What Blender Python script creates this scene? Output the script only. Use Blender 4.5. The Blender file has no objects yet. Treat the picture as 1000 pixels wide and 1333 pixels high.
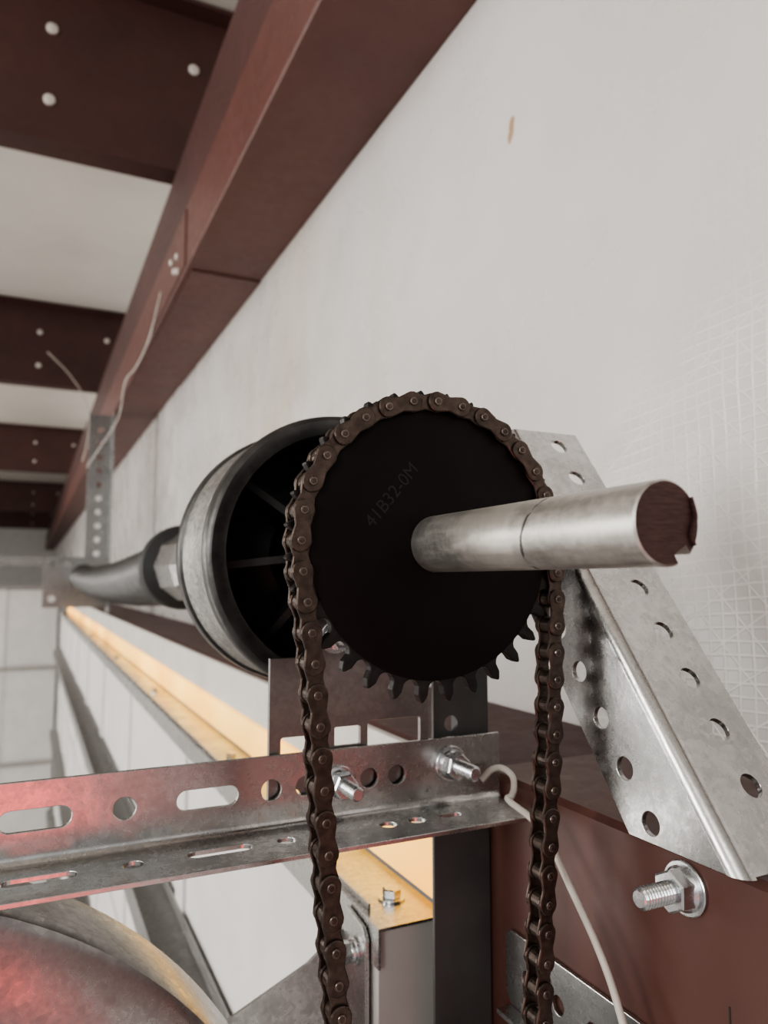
import bpy, bmesh, math, random
from math import sin, cos, pi, radians, sqrt
from mathutils import Vector, Matrix
random.seed(3)
H0 = 3.2
SX, SZ = 0.1645, 0.0168     # shaft axis
# ------------------------------------------------------------------ materials
def new_mat(name):
    m = bpy.data.materials.new(name); m.use_nodes = True
    nt = m.node_tree; b = nt.nodes['Principled BSDF']
    return m, nt, b
def coords(nt, scale=(1,1,1)):
    tc = nt.nodes.new('ShaderNodeTexCoord'); mp = nt.nodes.new('ShaderNodeMapping')
    mp.inputs['Scale'].default_value = scale
    nt.links.new(tc.outputs['Object'], mp.inputs['Vector'])
    return mp.outputs['Vector']
def noise(nt, vec, scale, detail=4, rough=.55):
    n = nt.nodes.new('ShaderNodeTexNoise'); n.inputs['Scale'].default_value = scale
    n.inputs['Detail'].default_value = detail; n.inputs['Roughness'].default_value = rough
    nt.links.new(vec, n.inputs['Vector']); return n.outputs['Fac']
def ramp(nt, fac, stops):
    r = nt.nodes.new('ShaderNodeValToRGB'); e = r.color_ramp.elements
    while len(e) < len(stops): e.new(0.5)
    for i, (p, c) in enumerate(stops):
        e[i].position = p; e[i].color = (c[0], c[1], c[2], 1) if hasattr(c, '__len__') else (c, c, c, 1)
    nt.links.new(fac, r.inputs['Fac']); return r.outputs['Color']
def mix(nt, fac, a, b, blend='MIX'):
    m = nt.nodes.new('ShaderNodeMix'); m.data_type = 'RGBA'; m.blend_type = blend
    for s, v in ((m.inputs[0], fac), (m.inputs[6], a), (m.inputs[7], b)):
        if hasattr(v, 'is_output'): nt.links.new(v, s)
        elif hasattr(v, '__len__'): s.default_value = (v[0], v[1], v[2], 1)
        else: s.default_value = v
    return m.outputs[2]
def math_(nt, op, a, b=None, c=None):
    m = nt.nodes.new('ShaderNodeMath'); m.operation = op
    for i, v in enumerate((a, b, c)):
        if v is None: continue
        if hasattr(v, 'is_output'): nt.links.new(v, m.inputs[i])
        else: m.inputs[i].default_value = v
    return m.outputs[0]
def bump(nt, b, h, strength=.3, dist=.001):
    n = nt.nodes.new('ShaderNodeBump'); n.inputs['Strength'].default_value = strength
    n.inputs['Distance'].default_value = dist
    nt.links.new(h, n.inputs['Height']); nt.links.new(n.outputs['Normal'], b.inputs['Normal'])
def simple(name, c1, c2, metal=0., r1=.5, r2=.6, scale=40, bs=.1, bd=.0005, stretch=(1,1,1), spec=.5):
    m, nt, b = new_mat(name); v = coords(nt, stretch); f = noise(nt, v, scale)
    nt.links.new(ramp(nt, f, [(.3, c1), (.7, c2)]), b.inputs['Base Color'])
    f2 = noise(nt, v, scale*2.3)
    nt.links.new(ramp(nt, f2, [(.3, r1), (.7, r2)]), b.inputs['Roughness'])
    b.inputs['Metallic'].default_value = metal; b.inputs['Specular IOR Level'].default_value = spec
    bump(nt, b, f2, bs, bd); return m
def galv(name, lo, hi, r1, r2, spangle=260):
    m, nt, b = new_mat(name); v = coords(nt)
    f = noise(nt, v, 22, 7, .65); g = noise(nt, v, 330, 3, .6)
    vo = nt.nodes.new('ShaderNodeTexVoronoi'); vo.inputs['Scale'].default_value = spangle
    nt.links.new(v, vo.inputs['Vector'])
    sep = nt.nodes.new('ShaderNodeSeparateColor'); nt.links.new(vo.outputs['Color'], sep.inputs[0])
    fm = math_(nt, 'ADD', math_(nt, 'MULTIPLY_ADD', sep.outputs[0], .10, math_(nt, 'MULTIPLY', f, .6)), math_(nt, 'MULTIPLY', g, .3))
    nt.links.new(ramp(nt, fm, [(.35, lo), (.62, hi)]), b.inputs['Base Color'])
    nt.links.new(ramp(nt, fm, [(.35, r2), (.62, r1)]), b.inputs['Roughness'])
    b.inputs['Metallic'].default_value = 1
    h = math_(nt, 'ADD', noise(nt, v, 45, 4), math_(nt, 'MULTIPLY', g, .15))
    bump(nt, b, h, .30, .0008); return m

M_GALV = galv('galvanized_steel', (.43,.43,.425), (.63,.63,.62), .22, .33)
M_GALVD = galv('galvanized_steel_dull', (.24,.24,.24), (.38,.38,.375), .25, .38)
M_POST = simple('weathered_post_steel', (.055,.055,.055), (.10,.098,.095), .35, .42, .6, 14, .2)
M_PLATE = galv('bearing_plate_steel', (.23,.215,.21), (.35,.33,.32), .28, .38)
M_ZINC = simple('zinc_hardware', (.55,.57,.59), (.70,.71,.72), 1, .20, .30, 120)
M_CHAIN = simple('oiled_chain_steel', (.050,.037,.031), (.11,.084,.070), .75, .26, .42, 260)
M_PIN = simple('chain_pin_steel', (.14,.115,.10), (.22,.18,.16), .85, .26, .38, 260)
M_SPROCK = simple('black_oxide_sprocket', (.0046,.0026,.0026), (.0068,.0044,.0044), .0, .45, .55, 50, .05, spec=.16)
M_TOOTH = simple('sprocket_tooth_steel', (.010,.009,.009), (.03,.027,.026), .6, .32, .48, 150)
M_MARK = simple('stamped_marking_grey', (.0135,.0100,.0098), (.019,.0155,.015), 0, .5, .6, 400, spec=.3)
M_DRUMB = simple('cast_drum_black', (.012,.012,.012), (.026,.025,.025), .2, .38, .5, 70, .3)
M_DRUMR = simple('cast_drum_rim', (.050,.050,.050), (.095,.093,.091), .75, .30, .42, 90, .3)
M_SPRING = simple('black_spring_wire', (.075,.075,.077), (.13,.128,.124), .8, .36, .48, 90)
M_WHITEPL = simple('white_cable_jacket', (.50,.47,.42), (.60,.57,.52), 0, .4, .5, 60)
M_BOLTW = simple('painted_bolt_head', (.55,.52,.48), (.7,.67,.62), 0, .4, .5, 60)
M_CONC = simple('concrete_floor', (.40,.39,.37), (.52,.50,.48), 0, .6, .8, 3, .2, .003)
M_DOOR = simple('white_door_skin', (.70,.685,.67), (.78,.765,.75), 0, .35, .45, 9, .08)
M_STILE = simple('door_end_stile_grey', (.36,.34,.32), (.44,.42,.40), 0, .4, .5, 12, .08)
M_CREAM = simple('cream_header_trim', (.56,.54,.50), (.70,.675,.63), 0, .5, .6, 8, .1)
M_BLACK = simple('dark_rubber', (.012,.012,.012), (.02,.02,.02), 0, .6, .7, 30)

def red_paint(name, c1, c2, c3, rgh=.42):
    m, nt, b = new_mat(name); v = coords(nt)
    f = noise(nt, v, 6, 8, .6); g = noise(nt, v, 55, 6, .7)
    c = ramp(nt, f, [(.3, c1), (.7, c2)])
    k = ramp(nt, g, [(.62, 0), (.72, 1)])
    kk = math_(nt, 'MULTIPLY', k, .5)
    nt.links.new(mix(nt, kk, c, c3), b.inputs['Base Color'])
    nt.links.new(ramp(nt, g, [(.3, rgh), (.75, rgh+.18)]), b.inputs['Roughness'])
    bump(nt, b, g, .15, .0006); return m
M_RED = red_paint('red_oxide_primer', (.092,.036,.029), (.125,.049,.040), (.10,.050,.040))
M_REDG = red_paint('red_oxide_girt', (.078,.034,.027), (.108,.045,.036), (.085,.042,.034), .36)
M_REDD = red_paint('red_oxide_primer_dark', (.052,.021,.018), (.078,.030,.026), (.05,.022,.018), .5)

def shaft_mat():
    m, nt, b = new_mat('zinc_plated_shaft'); v = coords(nt)
    sx = nt.nodes.new('ShaderNodeSeparateXYZ'); nt.links.new(v, sx.inputs[0])
    vs = coords(nt, (60, 8, 60)); st = noise(nt, vs, 4, 6, .6)
    sp = noise(nt, v, 300, 5, .7)
    f = math_(nt, 'MULTIPLY_ADD', sp, .5, math_(nt, 'MULTIPLY', st, .5))
    c = ramp(nt, f, [(.35, (.42,.41,.385)), (.65, (.66,.645,.605))])
    d = math_(nt, 'ABSOLUTE', math_(nt, 'SUBTRACT', sx.outputs[1], .234))
    band = ramp(nt, d, [(.018, 1), (.0205, 0)])
    c2 = mix(nt, math_(nt, 'MULTIPLY', band, .45), c, (.84,.80,.73))
    w = math_(nt, 'MULTIPLY', math_(nt, 'SUBTRACT', sx.outputs[2], SZ), .35)
    d2 = math_(nt, 'ABSOLUTE', math_(nt, 'SUBTRACT', math_(nt, 'ADD', sx.outputs[1], w), .2085))
    d2 = math_(nt, 'ADD', d2, math_(nt, 'MULTIPLY', math_(nt, 'SUBTRACT', noise(nt, v, 200, 3), .5), .0025))
    ln = math_(nt, 'MULTIPLY', math_(nt, 'LESS_THAN', d2, .0008), ramp(nt, noise(nt, v, 110, 3), [(.46, 0), (.52, 1)]))
    c3 = mix(nt, math_(nt, 'MULTIPLY', ln, .8), c2, (.05,.045,.04))
    nt.links.new(c3, b.inputs['Base Color'])
    nt.links.new(ramp(nt, f, [(.35, .34), (.65, .50)]), b.inputs['Roughness'])
    b.inputs['Metallic'].default_value = .85
    bump(nt, b, sp, .25, .0003); return m
M_SHAFT = shaft_mat()
M_CUT = simple('saw_cut_shaft_end', (.050,.026,.024), (.10,.055,.050), .6, .35, .5, 160, .4, .0006, (1,1,8))

def drum_side_mat():
    m, nt, b = new_mat('cast_drum_machined'); v = coords(nt)
    g = noise(nt, v, 380, 5, .7); f = noise(nt, v, 30, 4)
    k = math_(nt, 'MULTIPLY_ADD', g, .6, math_(nt, 'MULTIPLY', f, .4))
    nt.links.new(ramp(nt, k, [(.38, (.13,.125,.12)), (.62, (.46,.45,.43))]), b.inputs['Base Color'])
    b.inputs['Metallic'].default_value = .7
    nt.links.new(ramp(nt, g, [(.3, .4), (.7, .6)]), b.inputs['Roughness'])
    bump(nt, b, g, .5, .0006); return m
M_DRUMS = drum_side_mat()

def wall_mat():
    m, nt, b = new_mat('vinyl_faced_insulation'); v = coords(nt)
    sx = nt.nodes.new('ShaderNodeSeparateXYZ'); nt.links.new(v, sx.inputs[0])
    Y, Z = sx.outputs[1], sx.outputs[2]
    big = noise(nt, v, 2.2, 5); c = ramp(nt, big, [(.3, (.57,.545,.53)), (.7, (.67,.65,.635))])
    vs = coords(nt, (1, 3.2, .8)); st = noise(nt, vs, 1.3, 4, .5)
    my = ramp(nt, math_(nt, 'MULTIPLY', Y, .5), [(.34, 0), (.46, 1), (.75, 1), (1, .2)])
    mz = ramp(nt, math_(nt, 'ADD', Z, 0), [(.28, 1), (.62, .45)])
    s = math_(nt, 'MULTIPLY', math_(nt, 'MULTIPLY', ramp(nt, st, [(.44, 0), (.66, 1)]), my), mz)
    c = mix(nt, math_(nt, 'MULTIPLY', s, .65), c, (.54,.46,.33))
    sp = noise(nt, v, 14, 3); c = mix(nt, ramp(nt, sp, [(.76, 0), (.79, .4)]), c, (.40,.24,.14))
    dy = math_(nt, 'DIVIDE', math_(nt, 'SUBTRACT', math_(nt, 'ADD', Y, math_(nt, 'MULTIPLY', Z, .10)), .598), .0085)
    dz = math_(nt, 'DIVIDE', math_(nt, 'SUBTRACT', Z, .432), .024)
    dd = math_(nt, 'ADD', math_(nt, 'MULTIPLY', dy, dy), math_(nt, 'MULTIPLY', dz, dz))
    dd = math_(nt, 'ADD', dd, math_(nt, 'MULTIPLY', noise(nt, v, 90, 3), 1.2))
    c = mix(nt, ramp(nt, dd, [(.75, .85), (1.0, 0)]), c, (.40,.23,.11))
    wob = math_(nt, 'MULTIPLY', math_(nt, 'SUBTRACT', noise(nt, v, 7, 2), .5), .014)
    def lines(coord, pitch, w):
        fr = math_(nt, 'FRACT', math_(nt, 'DIVIDE', math_(nt, 'ADD', coord, 10.0), pitch))
        t = math_(nt, 'ABSOLUTE', math_(nt, 'SUBTRACT', fr, .5))
        return ramp(nt, t, [(0, 1), (w, 0)])
    y2 = math_(nt, 'ADD', Y, wob); z2 = math_(nt, 'ADD', Z, wob)
    sl = math_(nt, 'ADD', z2, math_(nt, 'MULTIPLY', Y, .06))
    L1 = lines(y2, .0105, .13); L2 = lines(sl, .0085, .14)
    L3 = lines(math_(nt, 'SUBTRACT', y2, math_(nt, 'MULTIPLY', Z, .9)), .028, .05)
    L4 = lines(math_(nt, 'ADD', y2, math_(nt, 'MULTIPLY', Z, 1.6)), .050, .04)
    L = math_(nt, 'MAXIMUM', math_(nt, 'MAXIMUM', L1, L2), math_(nt, 'MAXIMUM', L3, L4))
    patch = ramp(nt, noise(nt, v, 13, 3), [(.38, .2), (.62, 1)])
    sheen_m = math_(nt, 'MULTIPLY', ramp(nt, math_(nt, 'ADD', Y, math_(nt, 'MULTIPLY', Z, .3)), [(.33, 1), (.47, .05)]),
                   ramp(nt, Z, [(.06, 1), (.21, .12)]))
    mk = math_(nt, 'MULTIPLY', math_(nt, 'MULTIPLY', sheen_m, patch), L)
    c = mix(nt, mk, c, (1.0,.98,.94))  # real scrim threads, whitened by position to paint in grazing-light sheen
    nt.links.new(c, b.inputs['Base Color'])
    nt.links.new(ramp(nt, noise(nt, v, 9, 5), [(.3, .22), (.7, .36)]), b.inputs['Roughness'])
    h = math_(nt, 'ADD', math_(nt, 'MULTIPLY', noise(nt, v, 3.5, 3), 6), math_(nt, 'MULTIPLY', mk, .45))
    bump(nt, b, h, .4, .006); return m
M_WALL = wall_mat()
def ceil_mat():
    m, nt, b = new_mat('vinyl_roof_insulation'); v = coords(nt)
    big = noise(nt, v, 1.6, 5); c = ramp(nt, big, [(.3, (.62,.585,.535)), (.7, (.74,.705,.655))])
    nt.links.new(c, b.inputs['Base Color']); b.inputs['Roughness'].default_value = .5
    bump(nt, b, noise(nt, v, 3, 3), .3, .01); return m
M_CEIL = ceil_mat()
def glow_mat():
    m, nt, b = new_mat('emissive_daylight_seal'); v = coords(nt, (1, .6, 1)); f = noise(nt, v, 5, 5)  # emission stands in for daylight coming through the gap above the door
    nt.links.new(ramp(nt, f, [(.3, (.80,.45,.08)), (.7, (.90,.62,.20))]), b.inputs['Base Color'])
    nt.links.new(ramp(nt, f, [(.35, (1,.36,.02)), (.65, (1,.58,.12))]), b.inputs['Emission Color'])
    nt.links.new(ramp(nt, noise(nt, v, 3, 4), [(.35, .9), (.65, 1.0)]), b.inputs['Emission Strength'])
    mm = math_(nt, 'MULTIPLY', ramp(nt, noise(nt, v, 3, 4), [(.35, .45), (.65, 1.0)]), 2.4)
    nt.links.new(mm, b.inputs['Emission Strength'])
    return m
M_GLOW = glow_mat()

# ------------------------------------------------------------------ geometry helpers
def obj_from(name, verts, faces, mat, smooth=False, mtx=None):
    me = bpy.data.meshes.new(name)
    if mtx is not None: verts = [mtx @ Vector(v) for v in verts]
    me.from_pydata([tuple(v) for v in verts], [], faces); me.update()
    o = bpy.data.objects.new(name, me); bpy.context.scene.collection.objects.link(o)
    if mat: me.materials.append(mat)
    if smooth:
        for p in me.polygons: p.use_smooth = True
        try:
            me.set_sharp_from_angle(angle=radians(38))
        except Exception: pass
    return o
def group(name, parts):
    e = bpy.data.objects.new(name, None); e.empty_display_size = .05
    bpy.context.scene.collection.objects.link(e)
    for p in parts: p.parent = e
    return e
def box(name, x0, x1, y0, y1, z0, z1, mat, bev=0):
    v = [(x, y, z) for x in (x0, x1) for y in (y0, y1) for z in (z0, z1)]
    f = [(0,1,3,2),(4,6,7,5),(0,4,5,1),(2,3,7,6),(0,2,6,4),(1,5,7,3)]
    o = obj_from(name, v, f, mat)
    if bev:
        md = o.modifiers.new('bevel', 'BEVEL'); md.width = bev; md.segments = 2
    return o
def frame(origin, U, V):
    U = Vector(U).normalized(); V = Vector(V).normalized(); N = U.cross(V)
    return Matrix(((U.x, V.x, N.x, origin[0]), (U.y, V.y, N.y, origin[1]), (U.z, V.z, N.z, origin[2]), (0,0,0,1)))
def circ(u, v, r, n=28): return [(u + r*cos(2*pi*i/n), v + r*sin(2*pi*i/n)) for i in range(n)]
def slot(u, v, L, h, n=10):
    r = h/2; a = L/2 - r; p = []
    for i in range(n+1): t = -pi/2 + pi*i/n; p.append((u+a+r*cos(t), v+r*sin(t)))
    for i in range(n+1): t = pi/2 + pi*i/n; p.append((u-a+r*cos(t), v+r*sin(t)))
    return p
def rrect(u0, u1, v0, v1, r, n=5):
    p = []
    for (cu, cv, a) in ((u1-r, v0+r, -90), (u1-r, v1-r, 0), (u0+r, v1-r, 90), (u0+r, v0+r, 180)):
        for i in range(n+1): t = radians(a + 90*i/n); p.append((cu+r*cos(t), cv+r*sin(t)))
    return p
def plate(name, outer, holes, th, mtx, mat, bev=.0003):
    cu = bpy.data.curves.new(name, 'CURVE'); cu.dimensions = '2D'; cu.fill_mode = 'BOTH'
    cu.extrude = max(th/2 - bev, 1e-5); cu.bevel_depth = bev; cu.bevel_resolution = 1; cu.offset = -bev
    for pts in [outer] + holes:
        s = cu.splines.new('POLY'); s.points.add(len(pts)-1)
        for i, q in enumerate(pts): s.points[i].co = (q[0], q[1], 0, 1)
        s.use_cyclic_u = True
    t = bpy.data.objects.new('tmp', cu); bpy.context.scene.collection.objects.link(t)
    dg = bpy.context.evaluated_depsgraph_get(); dg.update()
    me = bpy.data.meshes.new_from_object(t.evaluated_get(dg)); me.name = name
    bpy.data.objects.remove(t)
    me.transform(mtx); me.materials.clear(); me.materials.append(mat)
    for p in me.polygons: p.use_smooth = False
    o = bpy.data.objects.new(name, me); bpy.context.scene.collection.objects.link(o)
    return o
def axis_mtx(pos, d):
    d = Vector(d).normalized(); q = d.to_track_quat('Z', 'Y'); return Matrix.Translation(pos) @ q.to_matrix().to_4x4()
def lathe(name, prof, mtx, mat, n=48, smooth=True, cap=True):
    v = []; f = []
    for r, h in prof:
        for i in range(n): v.append((r*cos(2*pi*i/n), r*sin(2*pi*i/n), h))
    for k in range(len(prof)-1):
        for i in range(n):
            j = (i+1) % n; f.append((k*n+i, k*n+j, (k+1)*n+j, (k+1)*n+i))
    if cap:
        f.append(tuple(range(n-1, -1, -1))); f.append(tuple((len(prof)-1)*n+i for i in range(n)))
    return obj_from(name, v, f, mat, smooth, mtx)
def tube(name, pts, r, mat, n=8, closed=False):
    v = []; f = []; P = [Vector(p) for p in pts]; N = len(P); up = None
    for i, p in enumerate(P):
        t = (P[min(i+1, N-1)] - P[max(i-1, 0)]).normalized()
        if up is None: up = t.orthogonal().normalized()
        up = (up - t*up.dot(t)).normalized(); s = t.cross(up)
        for k in range(n): a = 2*pi*k/n; v.append(p + up*(r*cos(a)) + s*(r*sin(a)))
    for i in range(N-1):
        for k in range(n): j = (k+1) % n; f.append((i*n+k, i*n+j, (i+1)*n+j, (i+1)*n+k))
    f.append(tuple(range(n-1, -1, -1))); f.append(tuple((N-1)*n+k for k in range(n)))
    return obj_from(name, v, f, mat, True)
def smooth_path(pts, m=10):
    P = [Vector(p) for p in pts]; out = []
    for i in range(len(P)-1):
        a, b, c, d = P[max(i-1,0)], P[i], P[i+1], P[min(i+2, len(P)-1)]
        for k in range(m):
            t = k/m; out.append(.5*((2*b)+(c-a)*t+(2*a-5*b+4*c-d)*t*t+(3*b-a-3*c+d)*t**3))
    out.append(P[-1]); return out
def hexprism(name, af, h0, h1, mtx, mat, rot=0):
    R = af/2/cos(pi/6); v = []; f = []; c = .0007
    prof = [(R-c, h0), (R, h0+c), (R, h1-c), (R-c*1.3, h1)]
    for r, h in prof:
        for i in range(6): a = rot+2*pi*i/6; v.append((r*cos(a), r*sin(a), h))
    for k in range(3):
        for i in range(6): j = (i+1) % 6; f.append((k*6+i, k*6+j, (k+1)*6+j, (k+1)*6+i))
    f.append(tuple(range(5, -1, -1))); f.append(tuple(18+i for i in range(6)))
    return obj_from(name, v, f, mat, False, mtx)
def bolt(name, pos, d, stud=.018, r=.0044, wr=.0105, af=.0145, rot=.2, grp=True, mat=None):
    mat = mat or M_ZINC; mt = axis_mtx(pos, d); parts = []
    parts.append(lathe('washer', [(wr*.97, 0), (wr, .0003), (wr, .0014), (wr*.96, .0018)], mt, mat))
    parts.append(lathe('nut_flange', [(af*.60, .0018), (af*.60, .0028), (af*.52, .0042)], mt, mat))
    parts.append(hexprism('nut', af, .0028, .0105, mt, mat, rot))
    pr = []; h = .0100; pitch = .0016
    while h < .0105 + stud - .0015:
        pr += [(r*.80, h), (r, h+pitch*.45), (r, h+pitch*.55)]; h += pitch
    pr += [(r*.80, h), (r*.7, h+.0008)]
    parts.append(lathe('threaded_stud', pr, mt, mat, 28, False))
    return group(name, parts) if grp else parts

# ================================================================== ROOM SHELL
W = .40; GX = .256; GZ = -.114; YE = 16.0; FL = -H0
def wall_piece(n, y0, y1, z0, z1): return box(n, W, W+.12, y0, y1, z0, z1, M_WALL)
group('wall_right', [wall_piece('upper_panel', -1.6, YE, GZ-.06, 1.36), wall_piece('near_panel', -1.6, .40, FL, GZ-.06),
                     wall_piece('far_panel', 5.7, YE, FL, GZ-.06)])
box('wall_back', -5, W, YE, YE+.12, FL, 1.34, M_DOOR)
pp = [box('panel', -4, .20, 6.1, 6.2, FL, -.06, M_DOOR)]
xx = -3.9
while xx < .2:
    pp.append(box('rib', xx, xx+.012, 6.092, 6.1, FL, -.06, M_DOOR)); xx += .34
pp.append(box('cap_rail', -4, .20, 6.07, 6.21, -.06, -.03, M_GALVD))
for zz in (-.62, -1.3, -2.0): pp.append(box('mid_rail', -4, .20, 6.08, 6.1, zz-.03, zz, M_STILE))
group('wall_partition', pp)
box('floor', -5, 6, -1.6, YE, FL-.1, FL, M_CONC)
box('ceiling', -5, W+.12, -1.6, YE, 1.34, 1.44, M_CEIL)

# ================================================================== EAVE STRUT (long red beam)
def extr_y(name, prof, y0, y1, mat):
    n = len(prof); v = [(x, y0, z) for x, z in prof] + [(x, y1, z) for x, z in prof]
    f = [(i, (i+1) % n, n+(i+1) % n, n+i) for i in range(n)] + [tuple(range(n-1, -1, -1)), tuple(range(n, 2*n))]
    o = obj_from(name, v, f, mat); return o
Bz = 1.519*W; W1 = W-.0015
parts = [
 extr_y('bottom_channel', [(W1,Bz),(.252,Bz),(.2495,Bz+.003),(.2495,Bz+.128),(.253,Bz+.131),(W1,Bz+.131)], -1.5, 15.9, M_RED),
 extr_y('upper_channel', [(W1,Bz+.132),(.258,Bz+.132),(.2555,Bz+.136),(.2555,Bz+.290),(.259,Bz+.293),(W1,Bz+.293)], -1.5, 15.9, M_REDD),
 box('lap_splice', .262, W1, 1.42, 2.3, Bz-.0035, Bz, M_RED),
 box('lap_splice_side', .2465, .2495, 1.42, 2.3, Bz+.006, Bz+.12, M_RED)]
for dy, dz in ((1.50,.055),(1.53,.035),(1.49,.02),(1.57,.07)):
    parts.append(lathe('screw', [(.007,0),(.007,.003),(.004,.005)], axis_mtx((.2465,dy,Bz+dz),(-1,0,0)), M_BOLTW, 12))
group('eave_strut_beam', parts)

# ================================================================== PURLINS
for y, in ((1.67,), (3.85,), (7.0,), (11.0,), (14.6,)):
    z0 = .943; z1 = 1.335
    pr = [(y,z0),(y+.07,z0),(y+.07,z0+.012),(y+.006,z0+.008),(y+.006,z1),(y,z1)]
    n = len(pr); v = [(-5, a, b) for a, b in pr] + [(W1, a, b) for a, b in pr]
    f = [(i, n+i, n+(i+1) % n, (i+1) % n) for i in range(n)] + [tuple(range(n)), tuple(range(2*n-1, n-1, -1))]
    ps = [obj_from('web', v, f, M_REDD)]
    ps.append(box('top_flange', -5, W1, y-.05, y, z1-.008, z1, M_REDD))
    for x in (-.004, .30, -.62, -.95, -1.6, -1.95):
        for z in (1.034, 1.198):
            if x == .30 and z < 1.1: continue
            ps.append(lathe('bolt_head', [(.0125,0),(.0125,.004),(.008,.007)], axis_mtx((x,y,z),(0,-1,0)), M_BOLTW, 16))
    group('roof_purlin', ps)

# ================================================================== HEADER GIRT (red, near) + trim
ps = [
 extr_y('channel', [(W1,GZ),(GX+.003,GZ),(GX,GZ-.003),(GX,GZ-.21),(GX+.003,GZ-.213),(W1,GZ-.213)], -1.5, .395, M_REDG),
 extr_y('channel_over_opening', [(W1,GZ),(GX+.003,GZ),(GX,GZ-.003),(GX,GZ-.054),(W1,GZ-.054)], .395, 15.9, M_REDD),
]
ps.append(box('pen_mark', GX-.0002, GX, .2195, .2203, -.181, -.167, M_BLACK))
group('header_girt', ps)
box('door_jamb_column', GX, W1, .26, .40, FL, GZ-.214, M_REDG)
box('trim_1', .2485, GX-.0005, .405, 5.65, -.168, GZ-.002, M_CREAM, .001)
ps = [box('glow_seal', .2455, .2540, .44, 5.6, -.206, -.1685, M_GLOW)]  # glows by its own material in place of daylight behind it
group('door_gap_glow_seal', ps)

# ================================================================== SECTIONAL DOOR
DX0, DX1, DY0, DY1, DT = .2025, .243, .432, 5.6, -.212
ps = []
sec = .53; z = DT; k = 0
while z > FL + .05:
    zb = max(z - sec, FL+.01)
    ps.append(box('section_skin_%d' % k, DX0+.004, DX1, DY0+.001, DY1, zb+.003, z, M_DOOR, .002))
    y = DY0
    while y < DY1:
        ps.append(box('stile_%d' % k, DX0-.001, DX0+.004, y, y+.05, zb+.004, z-.001, M_STILE if y == DY0 else M_DOOR))
        y += .62
    ps.append(box('rail_%d' % k, DX0+.001, DX0+.004, DY0, DY1, z-.03, z-.002, M_DOOR))
    z = zb; k += 1
def hat_strut(name, zc):
    x = DX0-.001; t = .0018
    prof = [(x,zc+.045),(x-t,zc+.045),(x-t,zc+.028),(x-.042,zc+.020),(x-.042,zc-.020),(x-t,zc-.028),(x-t,zc-.045),(x,zc-.045),
            (x,zc-.026),(x-.040,zc-.018),(x-.040,zc+.018),(x,zc+.026)]
    return extr_y(name, prof, DY0+.03, DY1, M_GALVD)
for i, zc in enumerate((-.485, -1.02, -1.55, -2.08)): ps.append(hat_strut('strut_%d' % i, zc))
ps.append(box('end_cap', DX0-.001, DX1+.001, DY0-.002, DY0, FL+.01, DT-.001, M_STILE))
ps.append(extr_y('top_cap', [(DX0-.003,DT+.001),(DX0-.003,DT-.022),(DX0-.0015,DT-.022),(DX0-.0015,DT),(DX1+.002,DT),(DX1+.002,DT-.015),(DX1+.004,DT-.015),(DX1+.004,DT+.0018),(DX0-.003,DT+.0018)], DY0-.006, DY1, M_GALV))
ps += [extr_y('top_cap_lip', [(DX0+.002,DT+.002),(DX0+.002,DT+.006),(DX0+.0035,DT+.006),(DX0+.0035,DT+.002)], DY0+.02, DY1, M_GALV)]
mt = axis_mtx((.226, .462, DT+.002), (0,0,1))
ps += [lathe('cap_washer', [(.009,0),(.009,.0012)], mt, M_ZINC, 24), hexprism('cap_bolt', .011, .0012, .007, mt, M_ZINC, .3)]
for yy in (.9,1.5,2.2,3.1): ps.append(hexprism('cap_bolt', .011, 0, .006, axis_mtx((.226,yy,DT+.002),(0,0,1)), M_ZINC, .3))
group('sectional_overhead_door', ps)

# top roller bracket on the door
fr = frame((0, .476, 0), (1,0,0), (0,0,1))
ps = [plate('bracket_arm', [(.198,-.227),(.2000,-.230),(.2000,-.45),(.14,-.45),(.02,-.385),(.02,-.312),(.060,-.294),(.1174,-.269),(.1716,-.2458)], [circ(.10,-.33,.005), circ(.16,-.37,.005)], .0025, fr, M_GALV)]
fr2 = frame((.1975, 0, 0), (0,1,0), (0,0,1))
ps.append(plate('bracket_foot', [(.438,-.300),(.438,-.222),(.443,-.215),(.470,-.212),(.4748,-.217),(.4748,-.45),(.462,-.45)], [circ(.45,-.285,.004)], .0025, fr2, M_GALV))
ps += bolt('b', (.1962,.4545,-.2335), (-1,0,0), .006, .0036, .0085, .0115, .1, False)
group('top_roller_bracket', ps)

# ================================================================== VERTICAL JAMB ANGLE (post)
fr = frame((0, .388, 0), (1,0,0), (0,0,1))
ps = [plate('front_leg', [(.2165,FL),(.2545,FL),(.2545,-.052),(.2165,-.052)], [circ(.2285,-.0835,.0045)], .0025, fr, M_POST)]
ps.append(box('wall_leg', .2530, .2555, .3885, .428, FL, -.052, M_POST))
group('vertical_track_angle', ps)

# ================================================================== PERFORATED ANGLE (horizontal)
AY = .375; zt = -.0885; zb = -.1255; AX0 = -.55; AX1 = .2535
fr = frame((0, AY, 0), (1,0,0), (0,0,1))
holes = []
sl = [(.0065,.030),(.083,.030),(.134,.012),(-.070,.030),(-.147,.030),(-.224,.03),(-.30,.03),(-.377,.03),(-.454,.03)]
rd = [.0442,.1150,.1696,.1862,-.032,-.1085,-.1855,-.262,-.338,-.415,-.49]
for c, L in sl: holes.append(slot(c, -.1055, L, .0095))
for c in rd: holes.append(circ(c, -.1055, .0052))
ps = [plate('vertical_leg', [(AX0,zb),(AX1,zb),(AX1,zt),(AX0,zt)], holes, .0022, fr, M_GALV)]
fr = frame((0, 0, zb), (1,0,0), (0,1,0))
holes = []
for c, L in sl: holes.append(slot(c+.002, .3545, L if L > .02 else .010, .0085))
for c in rd: holes.append(circ(c+.002, .3545, .0045))
holes.append(slot(.2085, .3545, .013, .006))
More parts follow.
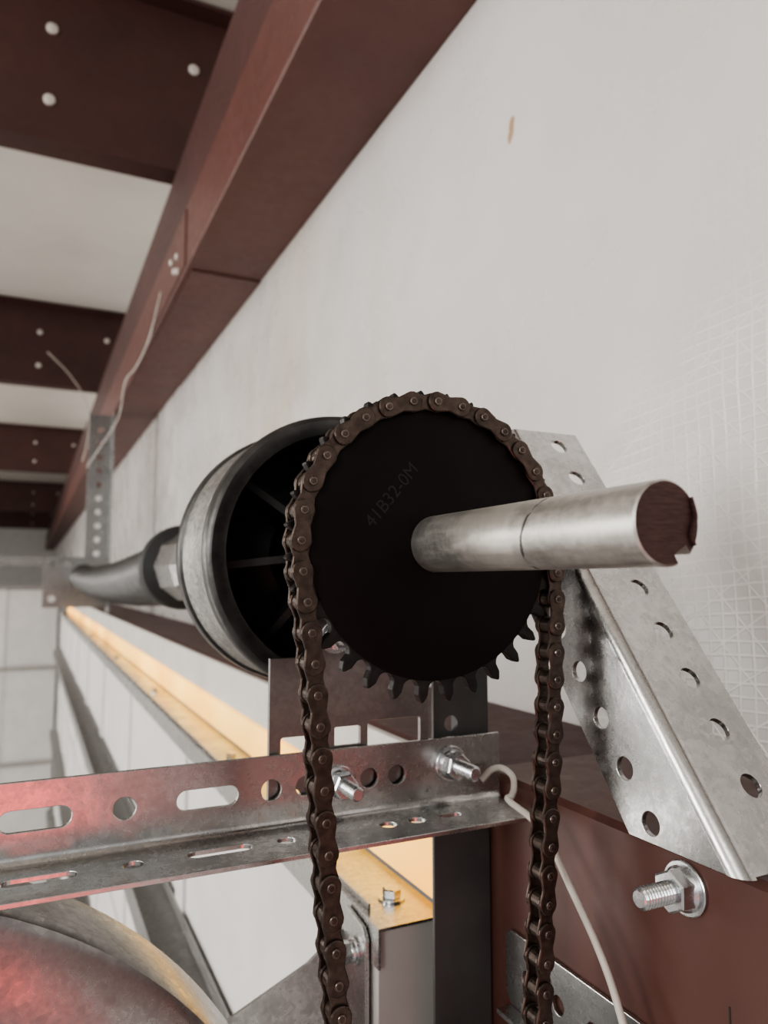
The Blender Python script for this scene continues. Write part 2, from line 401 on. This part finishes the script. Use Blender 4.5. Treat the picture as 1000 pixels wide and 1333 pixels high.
ps.append(plate('horizontal_leg', [(AX0,.3335),(AX1-.002,.3335),(AX1-.002,AY),(AX0,AY)], holes, .0022, fr, M_GALV))
n = 8; v = []; f = []; R = .004
for i in range(n+1):
    t = (pi/2)*i/n
    cy = AY-R+R*cos(-t) ; cz = zb+R - R*sin(t)
    for xx in (AX0, AX1-.001): v.append((xx, cy-.0011, cz+.0011))
for i in range(n): f.append((2*i, 2*i+1, 2*i+3, 2*i+2))
ps.append(obj_from('fold', v, f, M_GALV, True))
group('perforated_angle', ps)
bolt('hex_bolt', (.2200, AY-.0012, -.1030), (0,-1,0), .017, .0042, .0100, .0135, .3)
bolt('hex_bolt', (.1520, AY-.0012, -.1060), (0,-1,0), .015, .0038, .0090, .0122, .1)

# ================================================================== END BEARING PLATE
fr = frame((0, .3795, 0), (1,0,0), (0,0,1))
outer = [(.1145,-.128),(.2085,-.128),(.2085,-.060),(.196,-.030),(.190,.022)]
outer += [(SX+.026*cos(radians(a)), SZ+.026*sin(radians(a))) for a in range(20, 165, 12)]
outer += [(.139,.010),(.139,-.040),(.1145,-.040)]
hol = [rrect(.121,.146,-.098,-.081,.0015), rrect(.1705,.203,-.091,-.076,.0015), rrect(.151,.166,-.088,-.078,.001), circ(.128,-.112,.0045), circ(SX,SZ,.0135,32)]
ps = [plate('plate', outer, hol, .0028, fr, M_PLATE)]
ps.append(lathe('bearing_race', [(.0205,0),(.021,.002),(.019,.009),(.0131,.010),(.0131,0)], axis_mtx((SX,.381,SZ),(0,-1,0)), M_GALVD, 40))
ps += bolt('b', (.151,.378,-.030), (0,-1,0), .008, .0036, .009, .0115, .1, False)
group('end_bearing_plate', ps)

# ================================================================== DIAGONAL PERFORATED BRACE
m = Vector((0, .59, .807)).normalized(); nn = Vector((0, .807, -.59)).normalized()
N0, N1 = .229, .2755; xF, xE = .2455, .2925; zc = -.1115; ST = .275
R = .0065; ed = R-.0013-.0005
def s_cut(n): return (zc + .59*n)/.807
fr = frame((xF, 0, 0), nn, m)
hol = [circ(.2602, .0622+.0246*k, .0050) for k in range(9)]
ps = [plate('face_leg', [(N0+ed,s_cut(N0+ed)),(N1,s_cut(N1)),(N1,ST),(N0+ed,ST)], hol, .0026, fr, M_GALV)]
o0 = nn*N0
fr = frame((0, o0.y, o0.z), (1,0,0), m)
hol = [circ(.2745, .0618+.0252*k, .0051) for k in range(9)]
ps.append(plate('side_leg', [(xF+ed,s_cut(N0)),(xE,s_cut(N0)),(xE,ST),(xF+ed,ST)], hol, .0026, fr, M_GALV))
q = 14
def bend(Rr_, off):
    v = []
    for i in range(q+1):
        t = (pi/2)*i/q
        cxx = xF-.0013+R; cnn = N0-.0013+R
        xx = cxx - Rr_*cos(t); dn = cnn - Rr_*sin(t)
        for s in (s_cut(dn), ST):
            p = nn*dn + m*s; v.append((xx, p.y, p.z))
    return v
v1 = bend(R, 0); v2 = bend(R-.0026, 0); nb = len(v1); f = []
for i in range(q):
    f.append((2*i, 2*i+1, 2*i+3, 2*i+2)); f.append((nb+2*i, nb+2*i+2, nb+2*i+3, nb+2*i+1))
    f.append((2*i, 2*i+2, nb+2*i+2, nb+2*i)); f.append((2*i+1, nb+2*i+1, nb+2*i+3, 2*i+3))
ps.append(obj_from('corner_bend', v1+v2, f, M_GALV, True))
group('perforated_diagonal_brace', ps)

fr = frame((GX-.0015, 0, 0), (0,1,0), (0,0,1))
hol = [circ(.350-.0262*k, -.2165, .0046) for k in range(10)]
ps = [plate('face_leg', [(-.02,-.236),(.3655,-.236),(.3700,-.231),(.3700,-.2005),(.3655,-.196),(-.02,-.196)], hol, .0024, fr, M_GALV)]
ps.append(box('outstanding_leg', GX-.012, GX-.003, -.02, .366, -.2385, -.236, M_GALV))
group('perforated_mounting_strip', ps)
bolt('hex_bolt', (GX, .2395, -.1290), (-1,0,0), .0165, .0046, .0112, .0155, .5)

# ================================================================== SHAFT
ps = []
Y0, Y1 = .156, 2.95; R = .0127; ka = radians(-58); kw = .0030; kd = .0032
def keyed():
    ha = math.asin(kw/R); out = []
    steps = 90
    for i in range(steps+1):
        a = ka + ha + (2*pi-2*ha)*i/steps; out.append((R*cos(a), R*sin(a)))
    u = Vector((cos(ka), sin(ka))); w = Vector((-sin(ka), cos(ka)))
    p = u*(R-kd) - w*kw; out.append((p.x, p.y)); p = u*(R-kd) + w*kw; out.append((p.x, p.y))
    return out
K = keyed(); v = []; f = []; c = .0006
for (sc, y) in ((1-c/R, Y0), (1, Y0+c), (1, Y1)):
    for x, z in K: v.append((SX+x*sc, y, SZ+z*sc))
nk = len(K)
for k in range(2):
    for i in range(nk): j = (i+1) % nk; f.append((k*nk+i, k*nk+j, (k+1)*nk+j, (k+1)*nk+i))
f.append(tuple(range(2*nk, 3*nk)))
ps.append(obj_from('shaft_body', v, f, M_SHAFT, True))
ps.append(obj_from('cut_end', [(SX+x*(1-c/R), Y0, SZ+z*(1-c/R)) for x, z in K], [tuple(range(nk-1,-1,-1))], M_CUT))
ps.append(tube('saw_burr', smooth_path([(SX+.0095,Y0-.0002,SZ+.0078),(SX+.0105,Y0-.0008,SZ+.002),(SX+.0088,Y0-.0006,SZ-.003),(SX+.0100,Y0-.0004,SZ-.0062)],5), .0007, M_CUT, 6))
group('torsion_shaft', ps)

# ================================================================== SPROCKET
T = 32; P = .0127; PR = P/2/sin(pi/T); SY = .2935
out = []
rr = .0041
for i in range(T):
    a = 2*pi*i/T; cx, cz = PR*cos(a), PR*sin(a)
    for t in range(-66, 67, 22):
        b = a + pi + radians(-t)
        out.append((cx + rr*cos(b), cz + rr*sin(b)))
    for da, r in ((.32, PR+.0022), (.44, PR+.0050), (.5, PR+.0056), (.56, PR+.0050), (.68, PR+.0022)):
        aa = a + 2*pi*da/T; out.append((r*cos(aa), r*sin(aa)))
fr = frame((SX, SY, SZ), (1,0,0), (0,0,1))
ps = [plate('toothed_disc', out, [], .0052, fr, M_TOOTH, .0005)]
ps.append(lathe('disc_face', [(.0605,0),(.0605,.0004),(.0600,.0006)], axis_mtx((SX,SY-.0025,SZ),(0,-1,0)), M_SPROCK, 96))
ps.append(lathe('hub', [(.026,0),(.026,.018),(.0128,.018)], axis_mtx((SX,SY+.0024,SZ),(0,1,0)), M_TOOTH, 48))
tx = bpy.data.curves.new('stamp', 'FONT'); tx.body = '41B32-0M'; tx.size = .0086; tx.extrude = .00008; tx.align_x = 'CENTER'; tx.align_y = 'CENTER'
to = bpy.data.objects.new('stamp', tx); bpy.context.scene.collection.objects.link(to)
dg = bpy.context.evaluated_depsgraph_get(); dg.update()
me = bpy.data.meshes.new_from_object(to.evaluated_get(dg)); bpy.data.objects.remove(to)
a = radians(50); me.transform(frame((.1425, SY-.0032, .0380), (cos(a),0,sin(a)), (-sin(a),0,cos(a))))
me.materials.clear(); me.materials.append(M_MARK)
so = bpy.data.objects.new('stamped_part_number', me); bpy.context.scene.collection.objects.link(so); ps.append(so)
group('chain_sprocket', ps)

# ================================================================== ROLLER CHAIN
arc = [(SX+PR*cos(2*pi*i/T), SZ+PR*sin(2*pi*i/T)) for i in range(0, 17)]
def march(path, start, count_max, stop=None):
    pts = [Vector(p) for p in smooth_path([(q[0], 0, q[1]) for q in path], 60)]
    out = []; cur = Vector((start[0], 0, start[1])); idx = 0
    while len(out) < count_max:
        found = False
        for k in range(idx, len(pts)-1):
            if (pts[k+1]-cur).length >= P and (pts[k+1]-pts[0]).length > 0:
                a_, b_ = pts[k], pts[k+1]; lo, hi = 0., 1.
                for _ in range(20):
                    mid = (lo+hi)/2
                    if (a_.lerp(b_, mid)-cur).length < P: lo = mid
                    else: hi = mid
                cur = a_.lerp(b_, hi); idx = k; out.append((cur.x, cur.z)); found = True; break
        if not found: break
    return out
zl = -3.115
dn = [-.30,-.37,-.46,-.60,-.85,-1.3,-2.0,-2.8,-3.05]
left_path = [(SX-PR,SZ),(.1010,.001),(.1046,-.020),(.1083,-.055),(.1118,-.100),(.1158,-.145),(.1195,-.185),(.1220,-.235)]+[(.1235,z_) for z_ in dn]+[(.124,zl),(.132,zl-.045),(.150,zl-.072),(.170,zl-.080)]
right_path = [(SX+PR,SZ),(.2302,.0),(.2292,-.030),(.2270,-.075),(.2225,-.130),(.2185,-.185),(.2158,-.235)]+[(.2145,z_) for z_ in dn]+[(.214,zl),(.207,zl-.045),(.190,zl-.072),(.172,zl-.080)]
L = march(left_path, arc[-1], 400); Rr = march(right_path, arc[0], 400)
pins = Rr[::-1] + arc + L
V = []; F = []; MI = []
def add(verts, faces, mi):
    b = len(V); V.extend(verts); F.extend([tuple(i+b for i in q) for q in faces]); MI.extend([mi]*len(faces))
def dogbone(inset=0.):
    r = .0047-inset; wv = .0034-inset; o = []; h = P/2
    for t in range(-110, 111, 22): o.append((h+r*cos(radians(t)), r*sin(radians(t))))
    o.append((0, wv))
    for t in range(70, 291, 22): o.append((-h+r*cos(radians(t)), r*sin(radians(t))))
    o.append((0, -wv)); return o
DB0 = dogbone(0); DB1 = dogbone(.0005)
def linkplate(p, q, yc, th, side, mi):
    d = Vector((q[0]-p[0], q[1]-p[1])).normalized(); e = Vector((-d.y, d.x)); c = ((p[0]+q[0])/2, (p[1]+q[1])/2)
    jit = random.uniform(-.00015, .00015)
    vs = []
    for pts, w in ((DB1, -th/2), (DB0, -th/2+.0003), (DB0, th/2-.0003), (DB1, th/2)):
        for a_, b_ in pts: vs.append((c[0]+d.x*a_+e.x*b_, yc+w+jit, c[1]+d.y*a_+e.y*b_))
    n_ = len(DB0); fs = [tuple(range(n_)), tuple(range(4*n_-1, 3*n_-1, -1))]
    for k in range(3):
        for i in range(n_): j = (i+1) % n_; fs.append((k*n_+j, k*n_+i, (k+1)*n_+i, (k+1)*n_+j))
    add(vs, fs, mi)
def cylY(p, r, y0, y1, n_, mi, ch=.0003):
    vs = []
    for r_, y in ((r-ch, y0), (r, y0+ch), (r, y1-ch), (r-ch, y1)):
        for i in range(n_): a_ = 2*pi*i/n_; vs.append((p[0]+r_*cos(a_), y, p[1]+r_*sin(a_)))
    fs = [tuple(range(n_-1, -1, -1)), tuple(range(3*n_, 4*n_))]
    for k in range(3):
        for i in range(n_): j = (i+1) % n_; fs.append((k*n_+i, k*n_+j, (k+1)*n_+j, (k+1)*n_+i))
    add(vs, fs, mi)
for i, p in enumerate(pins):
    cylY(p, .0039, SY-.0031, SY+.0031, 18, 0)
    cylY(p, .0019, SY-.0068, SY+.0068, 14, 1)
    cylY(p, .0011, SY-.0072, SY-.0066, 10, 0, .0001)
    if i < len(pins)-1:
        yo = .0053 if i % 2 else .0039
        for sg in (-1, 1): linkplate(p, pins[i+1], SY+sg*yo, .0013, sg, 0)
ch = obj_from('roller_chain', V, F, M_CHAIN); ch.data.materials.append(M_PIN)
for pl, mi in zip(ch.data.polygons, MI): pl.material_index = mi
bm = bmesh.new(); bm.from_mesh(ch.data); bmesh.ops.recalc_face_normals(bm, faces=bm.faces); bm.to_mesh(ch.data); bm.free()

# ================================================================== CABLE DRUM
DRY0 = .396
mt = axis_mtx((SX, DRY0, SZ), (0,1,0)); ps = []
ps.append(lathe('front_rim', [(.0685,.012),(.0695,.001),(.0710,0),(.0775,0),(.0800,.0022),(.0808,.006),(.0808,.0115),(.0795,.0130),(.0770,.0140)], mt, M_DRUMR, 160, True, False))
ps.append(lathe('barrel', [(.0770,.0140),(.0768,.0155),(.0772,.040),(.0785,.060),(.0800,.070)], mt, M_DRUMS, 160, True, False))
ps.append(lathe('back_flange', [(.0800,.070),(.0818,.0712),(.0822,.074),(.0822,.081),(.0800,.084),(.050,.094),(.030,.102),(.0127,.106)], mt, M_DRUMR, 160, True, False))
ps.append(lathe('inner_shell', [(.0685,.012),(.0680,.050),(.060,.056),(.030,.058),(.0285,.057)], mt, M_DRUMB, 96, True, False))
ps.append(lathe('hub', [(.0129,.004),(.0215,.004),(.023,.006),(.0285,.058)], mt, M_DRUMB, 64, True, False))
for k in range(8):
    a = 2*pi*k/8 + .12; d = Vector((cos(a), 0, sin(a))); w = Vector((-sin(a), 0, cos(a)))*.0022
    c0 = Vector((SX, 0, SZ)); vs = []
    for r_, ya, yb in ((.020, DRY0+.012, DRY0+.057), (.0688, DRY0+.028, DRY0+.057)):
        for y in (ya, yb):
            for s in (-1, 1): pnt = c0 + d*r_ + w*s; vs.append((pnt.x, y, pnt.z))
    ps.append(obj_from('spoke_%d' % (k+1), vs, [(0,1,3,2),(4,6,7,5),(0,4,5,1),(2,3,7,6),(0,2,6,4),(1,5,7,3)], M_DRUMB))
group('cable_drum', ps)

# ================================================================== TORSION SPRING + CONES
ps = []
mt = axis_mtx((SX, 0, SZ), (0,1,0))
ps.append(lathe('winding_cone_collar', [(.0128,.66),(.026,.66),(.030,.67),(.030,.76),(.037,.78),(.040,.86),(.036,.885)], mt, M_GALVD, 10, False, False))
ps.append(lathe('winding_cone_flange', [(.036,.885),(.048,.89),(.050,.895),(.050,.912),(.046,.92),(.038,.95)], mt, M_BLACK, 48, True, False))
turns = 96; nper = 18; y0, y1 = .935, 2.74; hp = []
for i in range(turns*nper+1):
    t = i/(turns*nper); y = y0+(y1-y0)*t; a = 2*pi*i/nper
    sag = -.020*sin(pi*min(1, max(0, t)))**.6
    r = .036
    hp.append((SX + r*cos(a), y, SZ + sag + r*sin(a)))
ps.append(tube('coil', hp, .0072, M_SPRING, 10))
ps.append(lathe('stationary_cone', [(.0128,2.73),(.044,2.73),(.044,2.75),(.030,2.80),(.0128,2.80)], mt, M_GALVD, 32, True, False))
group('torsion_spring', ps)

ps = []
fr = frame((0, 2.85, 0), (1,0,0), (0,0,1))
ps.append(plate('hanger_leg', [(.172,.02),(.252,.02),(.252,Bz-.001),(.172,Bz-.001)], [circ(.212,.05+.05*k,.011) for k in range(11)], .004, fr, M_GALVD))
ps.append(box('hanger_side', .250,.2535,2.77,2.85,.02,Bz-.001, M_GALV))
ps.append(plate('bearing_plate', [(.04,-.09),(.252,-.09),(.252,.085),(.04,.085)], [circ(.07,.06,.012),circ(.07,-.06,.012),circ(.115,.06,.01)], .004, frame((0,2.815,0),(1,0,0),(0,0,1)), M_GALVD))
ps.append(box('foot', .249,.2555,2.74,2.86,-.11,.02, M_GALVD))
ps.append(box('arm', -.10,.04,2.80,2.83,.055,.085, M_GALVD))
group('center_bearing_bracket', ps)
ps = []
hp = []
for i in range(100*12+1):
    t = i/1200; a = 2*pi*i/12; hp.append((SX+.037*cos(a), 2.95+1.9*t, SZ+.037*sin(a)))
ps.append(tube('coil', hp, .0075, M_SPRING, 5))
ps.append(lathe('shaft_extension', [(.0127,2.951),(.0127,5.6)], mt, M_SHAFT, 24))
group('torsion_spring', ps)

# ================================================================== CURVED DOOR TRACK
cx, czz, Ro, Ri = -.100, -.3595, .240, .168
nA = 40
def arc_pt(r, t): return (cx + r*sin(t), czz + r*cos(t))
def sweep(name, prof, mat):
    stations = [( -.55, None)] + [(0, radians(90*i/nA)) for i in range(nA+1)] + [(1, None)]
    v = []; f = []; m_ = len(prof)
    for st, t in stations:
        for r, y in prof:
            if t is not None: X, Z = arc_pt(r, t)
            elif st < 0: X, Z = cx-.5, czz+r
            else: X, Z = cx+r, FL
            v.append((X, y, Z))
    for k in range(len(stations)-1):
        for i in range(m_-1): f.append((k*m_+i, k*m_+i+1, (k+1)*m_+i+1, (k+1)*m_+i))
    o = obj_from(name, v, f, mat, True); md = o.modifiers.new('thickness', 'SOLIDIFY'); md.thickness = .0018; md.offset = 0
    return o
yb = .362
group('curved_door_track', [sweep('track_channel', [(Ro-.006,yb+.045),(Ro,yb+.043),(Ro,yb+.005),(Ro-.0014,yb+.0015),(Ro-.005,yb),(Ri+.014,yb),(Ri+.006,yb+.003),(Ri,yb+.010),(Ri-.002,yb+.038),(Ri+.006,yb+.045)], M_GALVD)])

# ================================================================== WHITE CABLE
pts = [(.236,.366,-.112),(.243,.366,-.107),(.249,.364,-.1065),(.2515,.358,-.110),(.248,.352,-.1150),(.243,.3475,-.1175),(.240,.345,-.1187),(.240,.317,-.1256),(.240,.294,-.1475),(.240,.274,-.170),(.240,.262,-.1915),(.241,.250,-.225),(.243,.245,-.30),(.244,.245,-.60),(.244,.245,-1.4),(.244,.245,FL+.002)]
group('white_low_voltage_cable', [tube('jacket', smooth_path(pts, 10), .0018, M_WHITEPL, 10)])
pts = [(.2445,1.7,.66),(.243,1.86,.600),(.235,2.05,.575),(.23,2.25,.585),(.225,2.38,.50),(.19,2.62,.44),(.165,2.76,.40)]
group('white_control_wire', [tube('wire', smooth_path(pts, 12), .002, M_WHITEPL, 6)])
pts = [(.02,2.3,.66),(.09,2.5,.65),(.15,2.65,.60),(.165,2.75,.52),(.150,2.78,.42)]
group('white_control_wire', [tube('wire', smooth_path(pts, 12), .002, M_WHITEPL, 6)])

# ================================================================== LIGHTS
def area(name, loc, tgt, size, power, col, sy=None):
    l = bpy.data.lights.new(name, 'AREA'); l.energy = power; l.color = col; l.size = size
    if sy: l.shape = 'RECTANGLE'; l.size_y = sy
    o = bpy.data.objects.new(name, l); bpy.context.scene.collection.objects.link(o)
    o.location = loc; d = Vector(tgt)-Vector(loc); o.rotation_euler = d.to_track_quat('-Z', 'Y').to_euler(); return o
area('shop_light', (-2.6,.6,.9), (.3,1.2,.2), .5, 50, (1,.96,.90), 2.4)
area('shop_light', (-2.2,-1.5,.6), (.3,.6,.1), .8, 32, (1,.97,.94), 1.2)
area('shop_light', (-3.0,6.5,.9), (.3,6.5,.3), .6, 100, (1,.95,.88), 3)
area('added_ceiling_fill', (-4.6,4,-1.6), (-.5,3.5,1.0), 3, 240, (1,.96,.91), 8)  # unseen area light added to brighten the ceiling from below
area('added_wall_glare_light', (-3.2,3.3,.15), (.4,.35,0), .9, 26, (1,.985,.96), .8)  # unseen area light added to put glare on the wall insulation
area('added_red_reflection_light', (-.02,-.50,-.42), (.02,.37,-.14), .20, .60, (1,.05,.035), .36)  # added lamp standing in for red clothing behind the camera, reddens metal reflections

w = bpy.data.worlds.new('World'); bpy.context.scene.world = w; w.use_nodes = True
nt = w.node_tree; bg = nt.nodes['Background']
tc = nt.nodes.new('ShaderNodeTexCoord'); sx = nt.nodes.new('ShaderNodeSeparateXYZ'); nt.links.new(tc.outputs['Generated'], sx.inputs[0])
zf = math_(nt, 'MULTIPLY_ADD', sx.outputs[2], .5, .5)
c = ramp(nt, zf, [(.2, (.62,.59,.57)), (.45, (.36,.345,.33)), (.6, (.95,.935,.92)), (.8, (.45,.45,.45))])
nt.links.new(c, bg.inputs['Color']); bg.inputs['Strength'].default_value = .88
try:
    bpy.context.scene.view_settings.look = 'AgX - Medium High Contrast'
except Exception as ex:
    print('look', ex)

for o in list(bpy.context.scene.collection.objects):
    if o.parent is None: o.location.z += H0
cam = bpy.data.cameras.new('camera'); co = bpy.data.objects.new('camera', cam); bpy.context.scene.collection.objects.link(co)
cam.sensor_fit = 'VERTICAL'; cam.sensor_height = 36; cam.sensor_width = 27; cam.lens = 26.0; cam.clip_start = .01; cam.clip_end = 100
th, ph = radians(25.5), radians(5.37)
Fv = Vector((sin(th)*cos(ph), cos(th)*cos(ph), sin(ph))); co.location = (0, 0, H0)
co.rotation_euler = Fv.to_track_quat('-Z', 'Y').to_euler()
cam.dof.use_dof = True; cam.dof.focus_distance = .31; cam.dof.aperture_fstop = 11
bpy.context.scene.camera = co
